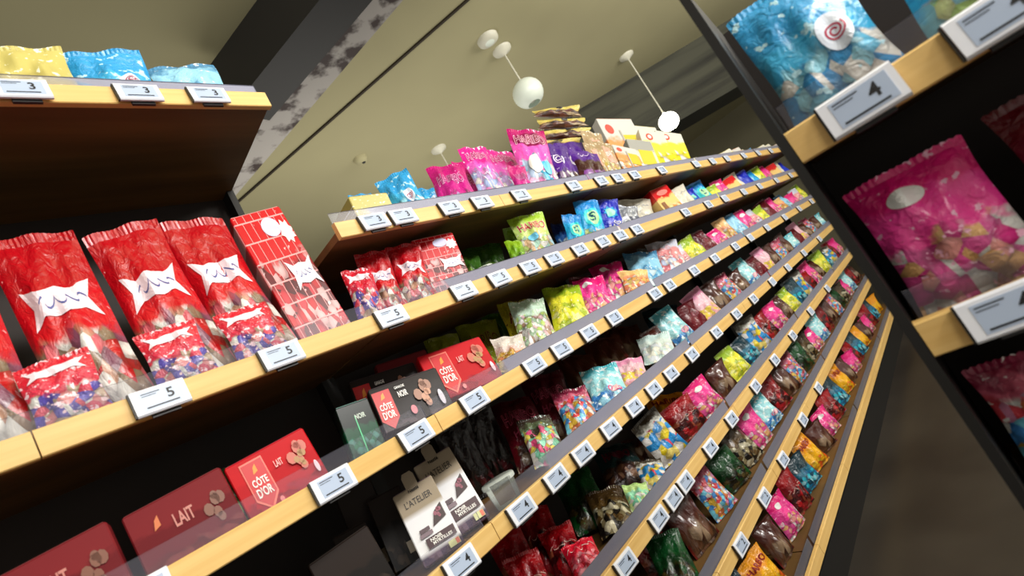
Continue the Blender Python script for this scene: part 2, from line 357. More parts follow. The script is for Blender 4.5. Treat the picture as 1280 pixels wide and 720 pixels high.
# ------------------------------------------------------------------ styles
def ST(key, top, mid, pal, **k): d = dict(key=key, top=top, mid=mid, pal=pal); d.update(k); return d
W = (.96,.95,.93); CREAM = (.93,.86,.66); PK = (.95,.20,.62); MAG = (.78,.05,.48); LIL = (.83,.72,.95); CY = (.25,.75,.92); YE = (.98,.88,.15); OR = (.97,.62,.22); RED = (.80,.06,.10); DRED = (.42,.02,.06)
GR = (.22,.55,.12); LG = (.62,.85,.25); PUR = (.30,.08,.55); NAV = (.06,.10,.45); BRN = (.26,.12,.07); BLK = (.07,.06,.06); SKY = (.45,.80,.95); MINT = (.70,.93,.80)
def word(s, u, v, sw, sh, c, back, rot=0): return [('text', s, u, v, sw*1.0, sh, back, rot, .05), ('text', s, u, v, sw*.97, sh*.88, c, rot, .0)]
STY = dict(
 haribo_pink=ST('rosebag', (.72,.04,.42), (.96,.35,.75), [LIL, (.75,.85,.98), (.95,.5,.8), W, CY, (.98,.75,.9)], vm=.74, vc=.46, splash=(.98,.85,.97), st=.63,
    prints=[('emblem','oval', .02,.79,.90,.24,(.55,.02,.30))]+word('HARIBO', .02,.79,.82,.17,(.50,.02,.08),(.99,.80,.90))+[('emblem','oval', -.05,.36,.38,.26,W),('emblem','oval',.25,.30,.22,.2,SKY)]),
 haribo_mag=ST('magbag', MAG, (.80,.10,.55), [(.45,.05,.35), (.85,.3,.65), LIL, (.3,.03,.25)], vm=.6, vc=.3, splash=(.98,.7,.9), st=.66,
    prints=word('HARIBO', 0,.62,.74,.2,(.62,.03,.40),(.98,.72,.90))),
 pink_lilac=ST('lilacbag', (.88,.12,.58), (.93,.40,.80), [LIL, (.7,.78,.97), W, (.95,.6,.85)], vm=.68, vc=.5, splash=(.93,.95,1), st=.6,
    prints=word('HARIBO', 0,.8,.7,.15,(.75,.05,.45),(.98,.8,.92))),
 blue_crush=ST('bluefoil', (.18,.62,.86), (.25,.70,.90), [(.6,.88,.97), (.2,.6,.85), W, SKY], vm=.6, vc=.4, splash=(.75,.92,.98), st=.6, ss=6, prints=[('emblem','oval',.2,.45,.3,.25,(.9,.93,.98)),('emblem','swirl',.2,.45,.2,.15,(.7,.15,.3))]),
 gold_flat=ST('goldflat', (.78,.73,.42), (.72,.66,.36), [(.8,.74,.5), (.68,.6,.3)], vm=.5, vc=.2, splash=(.98,.97,.85), flat=1),
 gold_stack=ST('goldbrown', (.82,.75,.38), (.84,.72,.36), [BRN, (.45,.25,.2), (.75,.65,.5), (.32,.16,.12)], vm=.6, vc=.5, cell=6, splash=(.25,.14,.10), st=.64, prints=[('emblem','oval',.05,.72,.14,.3,BLK)]),
 purple=ST('purplebag', (.28,.08,.52), (.34,.12,.58), [(.22,.05,.4), (.55,.45,.6), W, (.3,.12,.1)], vm=.6, vc=.32, splash=(.85,.78,.93), st=.64, ss=6, prints=[('emblem','swirl',-.1,.6,.5,.35,(.93,.9,.97))]),
 purple_choc=ST('purplechoc', (.32,.10,.56), (.25,.10,.09), [(.6,.3,.7), (.3,.1,.12), (.75,.6,.8)], vm=.62, vc=.28, cell=6, prints=[('emblem','script',0,.8,.55,.16,(.93,.9,.97))]),
 beige=ST('beigepouch', (.66,.56,.42), (.74,.62,.46), [(.9,.85,.6), (.75,.6,.45), (.8,.7,.3), W], vm=.7, vc=.4, splash=(.97,.94,.85), st=.58, prints=[('panel','rect',0,.6,.4,.45,(.90,.66,.58)),('text','BIO',0,.6,.3,.12,W)]),
 fig_box=ST('ricebox', (.80,.79,.77), (.92,.58,.34), [(.97,.75,.5), W, (.95,.6,.35)], vm=.66, vc=.4, flat=1, rough=.5, coat=.05, prints=[('emblem','oval',-.28,.82,.22,.16,(.80,.25,.22)),('panel','rect',.2,.5,.40,.44,(.80,.72,.05)),('panel','rect',-.02,.45,.05,.7,(.68,.66,.62))]),
 lemon_box=ST('lemonbox', (.82,.81,.77), (.90,.84,.25), [(.98,.95,.3), W, (.9,.85,.1)], vm=.66, vc=.35, flat=1, rough=.5, coat=.05, cell=5, prints=[('emblem','oval',-.15,.8,.26,.2,(.85,.25,.2)),('emblem','oval',-.15,.8,.14,.11,W)]),
 grey_box=ST('greywindow', (.62,.62,.60), (.93,.90,.75), [(.95,.9,.6), W], vm=.6, vc=.2, flat=1, rough=.5, coat=.05, prints=[('panel','rect',.1,.38,.55,.5,(.80,.74,.08))]),
 red_mix=ST('redmix', (.72,.03,.09), (.80,.05,.11), [(.85,.65,.55), (.95,.45,.5), (.6,.5,.4), RED, W, (.55,.3,.4)], vm=.66, vc=.42, amp=.22, cell=8, splash=(.95,.6,.6), st=.68, ss=14,
    prints=[('emblem','ribbon',.02,.60,.78,.22,(.97,.90,.93)),('emblem','script',.04,.60,.50,.10,(.35,.38,.62))]),
 red_blue=ST('redblue', (.85,.12,.2), (.85,.2,.3), [(.95,.6,.6), (.4,.35,.75), W, (.9,.3,.4), (.8,.7,.6)], vm=.7, vc=.55, cell=6, splash=(.98,.85,.88), st=.58, prints=[('emblem','ribbon',0,.82,.8,.16,(.97,.90,.93))]),
 red_boxes=ST('redboxes', RED, (.82,.06,.12), [(.9,.2,.25), RED, (.97,.75,.75), DRED], vm=.6, vc=.62, cell=8, grid=3.2, flat=1, splash=(.98,.82,.82), st=.66, ss=10,
    prints=[('emblem','oval',.12,.86,.34,.15,(.80,.80,.93)),('emblem','star',.36,.80,.28,.2,(.97,.92,.9)),('emblem','ribbon',.22,.48,.5,.22,(.96,.93,.96)),('emblem','script',.22,.48,.3,.08,(.35,.38,.62))]),
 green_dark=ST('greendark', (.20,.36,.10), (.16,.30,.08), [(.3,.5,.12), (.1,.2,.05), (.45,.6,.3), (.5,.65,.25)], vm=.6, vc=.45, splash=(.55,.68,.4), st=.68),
 haribo_lime=ST('limebag', (.66,.82,.22), (.82,.92,.50), [(.75,.93,.85), (.97,.80,.62), W, (.72,.88,.96), (.85,.94,.55), (.72,.66,.52)], vm=.82, vc=.52, splash=(.96,.98,.85), st=.63,
    prints=word('HARIBO', .02,.72,.80,.17,(.75,.10,.10),(.97,.86,.75))+[('emblem','oval',-.1,.48,.3,.13,SKY)]),
 green_mid=ST('limeside', (.55,.72,.12), (.45,.65,.10), [(.3,.5,.1), (.75,.85,.3), (.2,.35,.08)], vm=.7, vc=.4, splash=(.85,.95,.6), st=.64),
 cyan_s=ST('cyanbag', (.10,.55,.85), (.15,.68,.92), [(.85,.92,.6), (.5,.85,.95), W, (.7,.9,.4)], vm=.75, vc=.25, prints=[('emblem','oval',.02,.52,.72,.46,(.25,.88,.90)),('emblem','oval',.02,.52,.5,.34,(.75,.95,.70)),('text','S',.02,.54,.26,.22,(.05,.30,.45)),]),
 royal=ST('royalbag', (.07,.12,.72), (.08,.20,.78), [(.95,.75,.75), (.2,.3,.85), W, (.3,.7,.95)], vm=.8, vc=.28, splash=(.5,.85,.98), st=.68, prints=[('emblem','star',.05,.62,.6,.36,(.15,.65,.90)),('emblem','oval',.05,.62,.36,.22,(.65,.95,.80)),('emblem','swirl',.2,.35,.4,.16,W)]),
 white_fluff=ST('whitebag', (.88,.86,.78), (.92,.90,.82), [(.95,.93,.84), (.85,.83,.76), (.9,.9,.86)], vm=.6, vc=.5, cell=5, edge=.25, prints=[('emblem','script',.1,.75,.5,.1,(.4,.45,.6))]),
 grey_foil=ST('greyfoil', (.60,.62,.66), (.70,.72,.76), [(.8,.82,.86), (.4,.42,.5), (.55,.6,.65)], vm=.6, vc=.5, cell=5, metal=.3, splash=(.92,.93,.96), st=.6),
 red_cream=ST('redcream', (.82,.08,.10), (.95,.80,.50), [(.95,.85,.6), (.9,.6,.3), CREAM], vm=.68, vc=.4, flat=1, edge=.3, prints=[('emblem','oval',0,.82,.6,.16,(.95,.5,.45)),('panel','rect',-.32,.3,.2,.5,(.55,.36,.2))]),
 navy_small=ST('navysmall', (.07,.16,.40), (.1,.3,.55), [(.5,.7,.85), (.1,.2,.5), (.8,.9,.95)], vm=.7, vc=.5),
 noir=ST('noirbox', (.16,.13,.12), (.13,.10,.10), [(.13,.10,.10), (.2,.15,.15), (.3,.24,.26)], vm=.6, vc=.12, flat=1, rough=.55, coat=.05, edge=.2,
    prints=[('panel','shield',-.36,.46,.24,.86,(.80,.08,.09)),('emblem','wedge',-.36,.76,.06,.16,(.98,.6,.15)),('text','CÔTE',-.36,.54,.17,.17,W),('text',"D'OR",-.36,.34,.17,.17,W),
            ('text','NOIR',-.09,.68,.13,.14,W),('text','GANACHE',-.10,.84,.14,.06,W),('pic','nuts',.18,.55,.30,.80,(.62,.42,.32)),('pic','nuts',.20,.45,.16,.45,(.78,.55,.42)),('emblem','oval',-.04,.25,.08,.2,(.85,.45,.5)),('emblem','oval',.38,.3,.07,.36,(.80,.78,.84))]),
 cote_red=ST('redchoc', (.80,.07,.11), (.74,.05,.10), [(.72,.05,.12), (.6,.05,.12), (.68,.12,.2)], vm=.6, vc=.25, flat=1, rough=.55, coat=.05, edge=.2,
    prints=[('panel','shield',-.22,.48,.27,.88,(.95,.45,.38)),('panel','shield',-.22,.49,.24,.80,(.82,.08,.10)),('emblem','wedge',-.22,.76,.06,.16,(.98,.6,.15)),('text','CÔTE',-.22,.55,.18,.16,W),('text',"D'OR",-.22,.36,.18,.16,W),
            ('text','LAIT',.05,.66,.10,.12,(.98,.7,.68)),('pic','nuts',.29,.62,.30,.66,(.80,.40,.32)),('pic','nuts',.30,.55,.18,.36,(.70,.52,.30)),('emblem','oval',.42,.28,.05,.22,(.93,.8,.85)),('emblem','oval',-.1,.1,.05,.1,(.9,.5,.5))]),
 dark_red_box=ST('darkredbox', (.50,.12,.14), (.42,.07,.10), [(.4,.08,.1), (.5,.2,.2)], vm=.6, vc=.2, flat=1, rough=.6, coat=.0, edge=.3, prints=[('text','LAIT',.0,.6,.2,.2,(.8,.5,.45)),('pic','nuts',.3,.5,.26,.6,(.50,.30,.22)),('emblem','wedge',-.25,.7,.07,.2,(.85,.45,.2))]),
 green_box=ST('greenbox', (.06,.10,.08), (.06,.28,.18), [(.08,.45,.3), (.05,.3,.2), (.3,.55,.5)], vm=.55, vc=.35, flat=1, prints=[('panel','rect',-.05,.4,.03,.7,(.3,.8,.55)),('text','NOIR',.1,.72,.3,.1,(.8,.85,.8))]),
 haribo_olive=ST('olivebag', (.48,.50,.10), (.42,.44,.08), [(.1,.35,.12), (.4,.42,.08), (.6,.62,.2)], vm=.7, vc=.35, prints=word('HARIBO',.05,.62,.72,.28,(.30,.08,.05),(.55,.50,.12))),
 yelred=ST('yellowred', (.62,.58,.10), (.78,.72,.12), [(.5,.55,.1), (.75,.3,.12), (.25,.1,.06), YE], vm=.7, vc=.28, splash=(.30,.05,.05), st=.62, prints=word('ARLE',0,.70,.7,.2,(.45,.05,.08),(.85,.7,.35))),
 net_yellow=ST('netbag', (.88,.84,.80), (.85,.75,.72), [(.95,.75,.3), (.9,.8,.3), (.92,.6,.4)], vm=.6, vc=.45, splash=(.97,.95,.93), st=.6, ss=14),
 mintmix=ST('mintmix', (.70,.80,.68), (.82,.93,.84), [(.72,.85,.72), W, (.75,.6,.5), (.8,.92,.5), (.93,.78,.8)], vm=.85, vc=.7, cell=8, splash=(.95,.97,.93), st=.58),
 yellow=ST('yellowbag', (.62,.75,.16), (.95,.93,.25), [(.98,.95,.3), (.90,.92,.2), (.98,.98,.6), (.7,.78,.2)], vm=.72, vc=.5, splash=(.99,.98,.75), st=.62, edge=.35),
 maroon=ST('maroonbag', (.36,.02,.08), (.42,.03,.09), [(.5,.05,.15), (.3,.02,.06), (.85,.3,.45)], vm=.6, vc=.15, prints=[('emblem','swirl',0,.6,.3,.2,(.7,.4,.45))]),
 haribo_maroon=ST('marooncola', (.30,.02,.08), (.36,.03,.10), [(.28,.16,.12), (.35,.05,.08), (.5,.4,.3)], vm=.6, vc=.25, prints=word('HARIBO',0,.66,.78,.2,(.30,.02,.08),(.80,.35,.45))+[('text','HAPPY',0,.42,.6,.1,(.75,.3,.42))]),
 hotpink=ST('hotpink', (.92,.10,.48), (.96,.25,.60), [(.98,.65,.62), (.95,.35,.65), W, (.97,.75,.5), (.9,.2,.55)], vm=.75, vc=.45, splash=(.99,.75,.85), st=.62, prints=[('emblem','oval',-.1,.78,.32,.14,W)]),
 orange_mix=ST('orangemix', (.97,.78,.50), (.95,.62,.45), [(.98,.85,.5), (.95,.55,.4), W, (.97,.7,.3)], vm=.7, vc=.6, splash=W, st=.64),
 dark_grey=ST('darkgrey', (.17,.20,.18), (.20,.24,.22), [(.3,.36,.36), (.15,.18,.18), (.45,.6,.65)], vm=.6, vc=.2, rough=.35, prints=[('emblem','swirl',0,.55,.4,.3,(.45,.48,.42))]),
 sky=ST('skybag', (.30,.55,.72), (.62,.86,.97), [(.6,.85,.97), (.85,.95,.99), (.4,.7,.9)], vm=.85, vc=.45, splash=(.93,.98,.99), st=.62, edge=.35),
 pinkwhite=ST('pinkwhite', (.88,.90,.96), (.95,.62,.62), [(.95,.7,.7), (.8,.85,.97), W, (.9,.5,.55)], vm=.72, vc=.45, splash=(.98,.93,.93), st=.58),
 atelier=ST('atelierbox', (.66,.60,.51), (.96,.96,.97), [(.34,.24,.30), (.28,.20,.30), (.42,.33,.40)], vm=.64, vc=.12, amp=.0, flat=1, rough=.55, coat=.0, hang=1, edge=.2,
    prints=[('text',"L'ATELIER",.0,.80,.66,.09,(.10,.08,.08),0,.0),('text','Nestlé',.0,.95,.26,.05,(.10,.08,.08)),('pic','wedge',.22,.50,.36,.24,(.22,.12,.13)),('pic','nuts',.26,.52,.22,.17,(.62,.35,.42)),
            ('panel','rect',-.16,.40,.24,.05,(.35,.27,.3)),('panel','rect',-.16,.34,.30,.05,(.5,.42,.46)),('panel','rect',.10,.22,.68,.13,(.25,.12,.16)),('text','NOIR',.0,.245,.28,.045,W),('text','MYRTILLES',.12,.195,.46,.042,W),('panel','rect',.30,.07,.26,.08,(.85,.86,.62)),('panel','rect',.38,.07,.08,.07,(.90,.45,.35))]),
 dark_box=ST('darkbox', (.15,.11,.09), (.09,.07,.06), [(.14,.11,.1), (.05,.04,.04), (.22,.18,.15)], vm=.6, vc=.3, flat=1, rough=.5, prints=[('panel','rect',.2,.2,.3,.15,(.55,.50,.42))]),
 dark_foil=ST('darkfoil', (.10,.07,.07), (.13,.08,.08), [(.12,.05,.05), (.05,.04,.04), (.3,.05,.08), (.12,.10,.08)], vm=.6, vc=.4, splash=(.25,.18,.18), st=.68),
 rainbow=ST('rainbowbag', (.55,.12,.25), (.85,.4,.5), [(.95,.3,.35), (.98,.8,.3), (.5,.85,.95), W, (.95,.6,.75), (.3,.6,.9), (.9,.5,.3)], vm=.85, vc=.75, cell=8, splash=W, st=.62),
 candy_green=ST('greenmix', (.25,.20,.16), (.35,.4,.28), [(.6,.93,.8), (.95,.35,.55), W, (.3,.25,.2), (.98,.9,.4), (.5,.8,.65)], vm=.85, vc=.72, cell=7, splash=(.9,.98,.95), st=.63),
 tealwhite=ST('tealwhite', (.35,.75,.80), (.65,.90,.92), [(.25,.55,.85), (.3,.6,.9), (.6,.85,.95)], vm=.8, vc=.3, splash=(.93,.99,.98), st=.55, ss=6, prints=[('emblem','swirl',.15,.3,.4,.2,(.93,.35,.55)),('emblem','wedge',.15,.3,.2,.16,(.98,.8,.8))]),
 softpink=ST('softpink', (.95,.62,.75), (.97,.78,.82), [(.97,.85,.3), (.98,.8,.6), (.97,.7,.75)], vm=.75, vc=.45, splash=W, st=.62, edge=.3),
 brown_long=ST('brownbag', (.30,.12,.08), (.34,.17,.10), [(.24,.10,.06), (.42,.26,.16), (.5,.12,.08), (.62,.52,.42)], vm=.6, vc=.5, asp=.5, cell=5, splash=(.72,.62,.52), st=.69, coat=.8),
 white_plain=ST('whitesweets', (.80,.90,.88), (.88,.94,.90), [(.95,.96,.9), (.8,.9,.88), (.9,.93,.95)], vm=.8, vc=.6, edge=.3),
 deepblue=ST('deepblue', (.10,.22,.26), (.15,.42,.52), [(.2,.8,.9), (.1,.3,.4), (.6,.85,.9), (.1,.5,.7)], vm=.6, vc=.45),
 red_ball=ST('redballs', (.62,.03,.07), (.50,.02,.06), [(.75,.05,.1), (.35,.02,.05), (.6,.3,.2), (.2,.02,.03), (.7,.1,.15)], vm=.75, vc=.55, cell=6, splash=(.93,.5,.52), st=.69, ss=12, prints=[('emblem','script',0,.55,.8,.14,(.80,.65,.6))]),
 red_bright=ST('redlindt', (.88,.08,.20), (.85,.10,.22), [(.95,.3,.4), (.8,.05,.15), (.98,.6,.65)], vm=.6, vc=.5, splash=(.98,.6,.65), st=.64, prints=[('emblem','script',0,.72,.85,.2,W)]),
 green_bottle=ST('greenblack', (.05,.28,.12), (.04,.20,.08), [(.1,.1,.06), (.06,.3,.12), (.3,.25,.1)], vm=.6, vc=.4, splash=(.15,.5,.22), st=.66),
 gold_dark=ST('golddark', (.25,.18,.08), (.35,.26,.12), [(.6,.55,.4), (.12,.1,.08), (.4,.3,.15), (.85,.82,.7)], vm=.7, vc=.6, splash=(.9,.88,.72), st=.67, metal=.2),
 teal_haribo=ST('tealcola', (.08,.20,.20), (.10,.22,.22), [(.35,.22,.14), (.25,.13,.1), (.55,.4,.3), (.15,.1,.08)], vm=.6, vc=.45, prints=word('HARIBO',0,.68,.66,.2,(.35,.06,.14),(.55,.12,.22))),
 amber=ST('amberbag', (.95,.62,.06), (.97,.72,.10), [(.98,.8,.2), (.95,.4,.1), (.98,.7,.1)], vm=.6, vc=.3, splash=(.35,.1,.05), st=.67, prints=word('HARIBO',0,.75,.75,.16,(.50,.08,.12),(.85,.35,.1))),
 stripe_mix=ST('stripemix', (.30,.26,.2), (.9,.9,.85), [YE, (.15,.62,.92), W, (.95,.3,.4), (.15,.62,.92), (.98,.9,.5)], vm=.85, vc=.75, cell=5),
 palegreen=ST('palegreen', (.75,.88,.55), (.62,.90,.75), [(.5,.85,.7), (.85,.95,.65), W], vm=.7, vc=.5, edge=.3),
)

# ------------------------------------------------------------------ room
structure(MB().box(-6, 13, -5, 9, -0.02, 0).build('floor', FLOORM))
structure(MB().box(-6, 13, -5, 9, 4.05, 4.1).build('ceiling', CEIL))
structure(MB().box(12.9, 13, -5, 9, 0, 4.05).build('wall_far', GOLDW))
def strip(name, a, b, wd_, z0, z1, mat, side=0):
    a = Vector((a[0], a[1], 0)); b = Vector((b[0], b[1], 0)); t = (b-a).normalized(); n = Vector((-t.y, t.x, 0))
    p = [a + n*side*0, b, b + n*wd_, a + n*wd_]
    vs = [(q.x, q.y, z0) for q in p] + [(q.x, q.y, z1) for q in p]
    return mesh(name, vs, [(3,2,1,0),(4,5,6,7),(0,1,5,4),(1,2,6,5),(2,3,7,6),(3,0,4,7)], mat)
def ext(a, b, k0, k1): d = (b[0]-a[0], b[1]-a[1]); return (a[0]+d[0]*k0, a[1]+d[1]*k0), (a[0]+d[0]*k1, a[1]+d[1]*k1)
p = hit(438, 126, Z=4.05); q = hit(581, 0, Z=4.05)
structure(strip('trim_1', *ext(p, q, -3, 3.5), .022, 4.035, 4.051, plain('seam_shadow_gap', (.16,.12,.05), .8)))
p = hit(438, 77, Z=3.75); q = hit(504, 0, Z=3.75)
structure(strip('trim_2', *ext(p, q, -3, 8), -.42 if (Vector((-(q-p).y, (q-p).x, 0)).dot(p) > 0) else .42, 3.75, 4.05, MARBLE))
p = hit(430, 42, Z=3.62); q = hit(466, 0, Z=3.62)
duct = strip('ventilation_duct', *ext(p, q, -3, 8), -.28 if (Vector((-(q-p).y, (q-p).x, 0)).dot(p) > 0) else .28, 3.62, 3.95, DARK)
tag(duct, 'black ventilation duct running beside the veined stone beam under the ceiling', 'duct')
p = hit(842, 66, Z=4.05); q = hit(717, 141, Z=4.05)
structure(strip('trim_3', *ext(p, q, -2, 2), 0.6 if (Vector((-(q-p).y, (q-p).x, 0)).dot(p) > 0) else -.6, 3.2, 4.05, CONC))
a = hit(780, 164, Y=4.5); b = hit(850, 124, Y=2.9)
pipe = MB().tube([a + (a-b)*1.2, a, b, b + (b-a)*1.2], .035).build('ceiling_pipe', plain('pale_pipe', (.55,.54,.46), .6), smooth=True)
tag(pipe, 'pale pipe running below the far grey beam', 'pipe')

def pendant(px, py, z, r, lab, mat, cordtop=4.05):
    dd = hit(px, py, Z=z); t = empty('pendant_lamp', (dd.x, dd.y, z))
    prof = [(r*math.cos(a), r*.92*math.sin(a)) for a in [math.radians(-62+ i*11) for i in range(13)]]
    prof = [(r*.42, -r*.80)] + prof[1:] + [(r*.3, r*.84), (r*.16, r*.98), (.012, r*1.02)]
    MB().lathe(prof).build('lamp_shade', mat, t, True)
    MB().lathe([(.0, -r*.5), (r*.2, -r*.62), (r*.25, -r*.3), (r*.1, 0)]).build('light_bulb', WHITE, t, True)
    MB().tube([(0, 0, r), (0, 0, cordtop - z)], .008).build('cord', WHITE, t)
    MB().lathe([(.0, -.07), (.04, -.045), (.09, -.02), (.095, 0)], (0, 0, cordtop - z)).build('ceiling_rose', WHITE, t, True)
    tag(t, lab, 'lamp'); return t
g = hit(627, 62, Z=4.05)
gz = None
for k in range(400):                       # height at which the lamp hangs straight below its ceiling rose
    z = 4.0 - k*.004; s = proj((g.x, g.y, z))
    if s.y > 116: gz = z; break
def pend_at(x, y, z, r, lab, mat):
    s = proj((x, y, z)); return pendant(s.x, s.y, z, r, lab, mat)
pend_at(g.x, g.y, gz, .145, 'round white pendant lamp on a thin cord hanging from the ceiling above the sweets', GLOBE)
c0 = hit(609, 48, Z=4.05)
t = empty('ceiling_spotlight', (c0.x, c0.y, 4.05)); MB().lathe([(.0,-.05),(.06,-.05),(.095,-.03),(.10,0)]).build('housing', WHITE, t, True); MB().lathe([(.0,-.055),(.04,-.052),(.05,-.048)]).build('lens', GLOBE, t, True)
tag(t, 'small white round ceiling fitting right beside the pendant lamp mounting', 'ceiling fitting')
t = empty('smoke_detector', tuple(hit(450, 198, Z=4.05))); MB().lathe([(.0,-.05),(.05,-.05),(.07,-.02),(.075,0)]).build('housing', CEIL, t, True); MB().lathe([(.0,-.056),(.018,-.054),(.02,-.05)],(.02,0,0)).build('sensor', DARK, t, True)
tag(t, 'small round beige detector on the ceiling above the blue sweet bags', 'detector')
h2 = hit(548, 186, Z=4.05); pend_at(h2.x, h2.y, 3.0, .15, 'round white pendant lamp farther off, its cord coming down behind the magenta bags', GLOBE)
h3 = hit(838, 153, Y=3.2); pendant(836, 152, 3.07, .12, 'bright lit round pendant lamp far off at the right in front of the grey beam', GLOW)

# ------------------------------------------------------------------ shelving
TZ = {1: 1.96, 2: 1.69, 3: 1.40, 4: 1.11, 5: .81, 6: .52, 7: .18}
FH = .047
def shelf_part(root, x0, x1, z, depth, guard=True, y0=D):
    s = MB().box(x0+.004, x1-.004, y0+.018, y0+depth, z+.006, z+.026).build('shelf_board', BOARD, root)
    n = max(1, round((x1-x0)/.66))
    for i in range(n):
        a = x0+(x1-x0)*i/n; b = x0+(x1-x0)*(i+1)/n
        MB().box(a+.0012, b-.0012, y0, y0+.018, z, z+FH, .002).build('shelf_edge', WOOD, s)
    if guard: MB().box(x0+.01, x1-.01, y0+.020, y0+.0225, z+.026, z+.085).build('front_guard', GUARD, s)
def unit(x0, x1, tiers, top, lab, y0=D, depth=.46, M=None, guards=True, group=None):
    r = empty('shelving_unit', (0,0,0))
    for z in tiers: shelf_part(r, x0, x1, z, depth, guards, y0)
    MB().box(x0, x1, y0+depth, y0+depth+.015, .08, top).build('back_panel', BACK, r)
    for x in (x0, x1-.02): MB().box(x, x+.02, y0+depth-.05, y0+depth, 0, top).build('upright', DARK, r)
    MB().box(x0, x1, y0+.03, y0+depth, 0, .14).build('plinth', DARK, r)
    tag(r, lab, 'shelving unit', group)
    if M: r.matrix_world = M
    return r
TT = [TZ[i] for i in range(1, 8)]
X0, X1 = .755, 2.09
unit(-.60, X0, [2.38]+TT[1:], 2.40, 'taller wooden shelving unit at the left end, with big red bags')
unit(X0, X1, TT, 1.98, 'wooden shelving unit with the pink, green and black and red packs in the middle')
unit(X1, 3.42, TT, 1.98, 'wooden shelving unit right of the middle one, with white boxes on top')
unit(3.42, 4.75, TT, 1.98, 'wooden shelving unit far along the aisle, second from its end')
unit(4.75, 6.08, TT, 1.98, 'wooden shelving unit at the far end of the aisle')

# ------------------------------------------------------------------ items on the shelves
def settle(o, zs, ztop, free=False):
    """stand the pack on its board, clear of the guard in front, the panel behind and the board above"""
    for _ in range(3):
        M = o.matrix_world.copy(); vs = [M @ v.co for c in POUCH[o.name] for v in c.data.vertices]
        lo = min(v.z for v in vs); hi = max(v.z for v in vs); y0 = min(v.y for v in vs); y1 = max(v.y for v in vs)
        if not free:
            M.translation.z += zs + .0004 - lo; hi += zs - lo
        if hi > ztop - .004: M = M @ Matrix.Diagonal((1, 1, max(.3, (ztop - .006 - zs)/(hi - zs)), 1))
        if y0 < D + .026: M.translation.y += D + .026 - y0
        elif y1 > D + .405: M.translation.y -= y1 - D - .405
        o.matrix_world = M
POUCH = {}
PLACED = []                 # (tier, X, short name)
seedc = [100]
def perpx(P, dirv): a = proj(P - dirv*.01); b = proj(P + dirv*.01); return (b-a).length/.02
def put(tier, kind, sty, top, bot, wpx, Yt, Yb, yaw, t, lab, cat='sweet bag', free=False, group=None, name=None, fine=True):
    seedc[0] += 1; yaw = math.radians(yaw)
    zs = TZ[tier] + .0275
    P1 = hit(top[0], top[1], Y=Yt); P0 = hit(bot[0], bot[1], Y=Yb)
    if not free: P0.z = zs
    if P1.z < P0.z + .025: P1.z = P0.z + .025
    cap = (TZ.get(tier-1, 9) - .005)
    floor_y = min(Yt, max(1.20, Yt - .08))
    while tier > 1 and P1.z > cap - .008 and Yt > floor_y:          # lean forward under the board above
        Yt -= .01; P1 = hit(top[0], top[1], Y=Yt)
        if Yb > Yt + .02: Yb = Yt + .02
        P0 = hit(bot[0], bot[1], Y=max(Yb, D + .05))
        if not free: P0.z = zs
    if tier > 1 and P1.z > cap - .008: P1.z = cap - .008
    dirv = Vector((math.cos(yaw), -math.sin(yaw), 0)); w = wpx/perpx((P0+P1)/2, dirv)
    h = (P1-P0).length; M = frame_of(P0, P1, yaw)
    f = bag if kind == 'bag' else carton
    o = f(M, w, h, t, STY[sty], seedc[0], name or ('sweet_bag' if kind == 'bag' else 'sweet_box'), fine)
    settle(o, zs, TZ.get(tier-1, 9), free)
    tag(o, lab, cat, group); PLACED.append((tier, M.translation.x, lab)); return o
B, X = 'bag', 'box'
# top shelf
put(1,X,'gold_flat',(464,253),(465,261),46,1.24,1.24,5,.14,'flat pale gold pack lying at the left end of the top shelf','sweet box')
put(1,B,'blue_crush',(452,238),(458,262),30,1.36,1.33,10,.05,'light blue bag behind the flat gold pack on the top shelf')
put(1,B,'blue_crush',(481,226),(504,262),46,1.27,1.19,42,.05,'bright blue bag with one corner pointing up on the top shelf')
put(1,B,'blue_crush',(528,237),(537,258),28,1.22,1.17,20,.045,'small slumped blue bag at the left of the magenta bags')
put(1,B,'haribo_mag',(557,211),(567,246),46,1.30,1.20,28,.06,'magenta bag with pink lettering, leftmost of the magenta and pink bags')
put(1,B,'haribo_mag',(583,205),(592,244),34,1.42,1.32,20,.05,'dark magenta bag half hidden between two pink bags')
put(1,B,'pink_lilac',(592,193),(618,242),32,1.30,1.17,12,.05,'pink bag with a lilac lower half leaning left')
put(1,B,'pink_lilac',(622,192),(646,236),36,1.40,1.26,16,.05,'pink bag lying back behind and left of the upright pink one')
put(1,B,'haribo_mag',(645,212),(652,232),20,1.20,1.17,16,.04,'low pink and dark bag at the foot of the upright pink one')
put(1,B,'haribo_pink',(661,168),(676,230),43,1.21,1.16,24,.06,'tall upright pink bag with big red lettering on the top shelf')
for i,(a,b,w_) in enumerate((((690,180),(693,191),58),((702,167),(705,178),58),((697,153),(700,164),56),((690,140),(693,151),54))):
    put(1,B,'gold_stack',a,b,w_,1.45,1.45,30,.05,'gold and brown bag, '+('lowest','second from the bottom','second from the top','topmost')[i]+' of the tall stack behind the purple bags',free=True,group='stacked gold and brown bags')
put(1,B,'purple',(693,188),(706,222),28,1.24,1.17,16,.05,'purple bag right next to the upright pink bag')
put(1,B,'purple',(716,180),(734,222),32,1.34,1.28,20,.05,'tall purple bag standing behind the two lower purple ones')
put(1,B,'purple_choc',(730,196),(742,222),30,1.22,1.17,16,.05,'purple and brown bag at the right end of the purple ones')
put(1,B,'beige',(739,172),(754,218),22,1.29,1.25,10,.05,'beige pouch in the rear of the group beside the purple bags')
put(1,B,'beige',(740,184),(753,217),15,1.22,1.17,8,.035,'narrow beige pouch directly right of the purple bags')
put(1,B,'beige',(755,183),(768,216),17,1.22,1.17,8,.035,'narrow beige pouch beside the white and orange boxes')
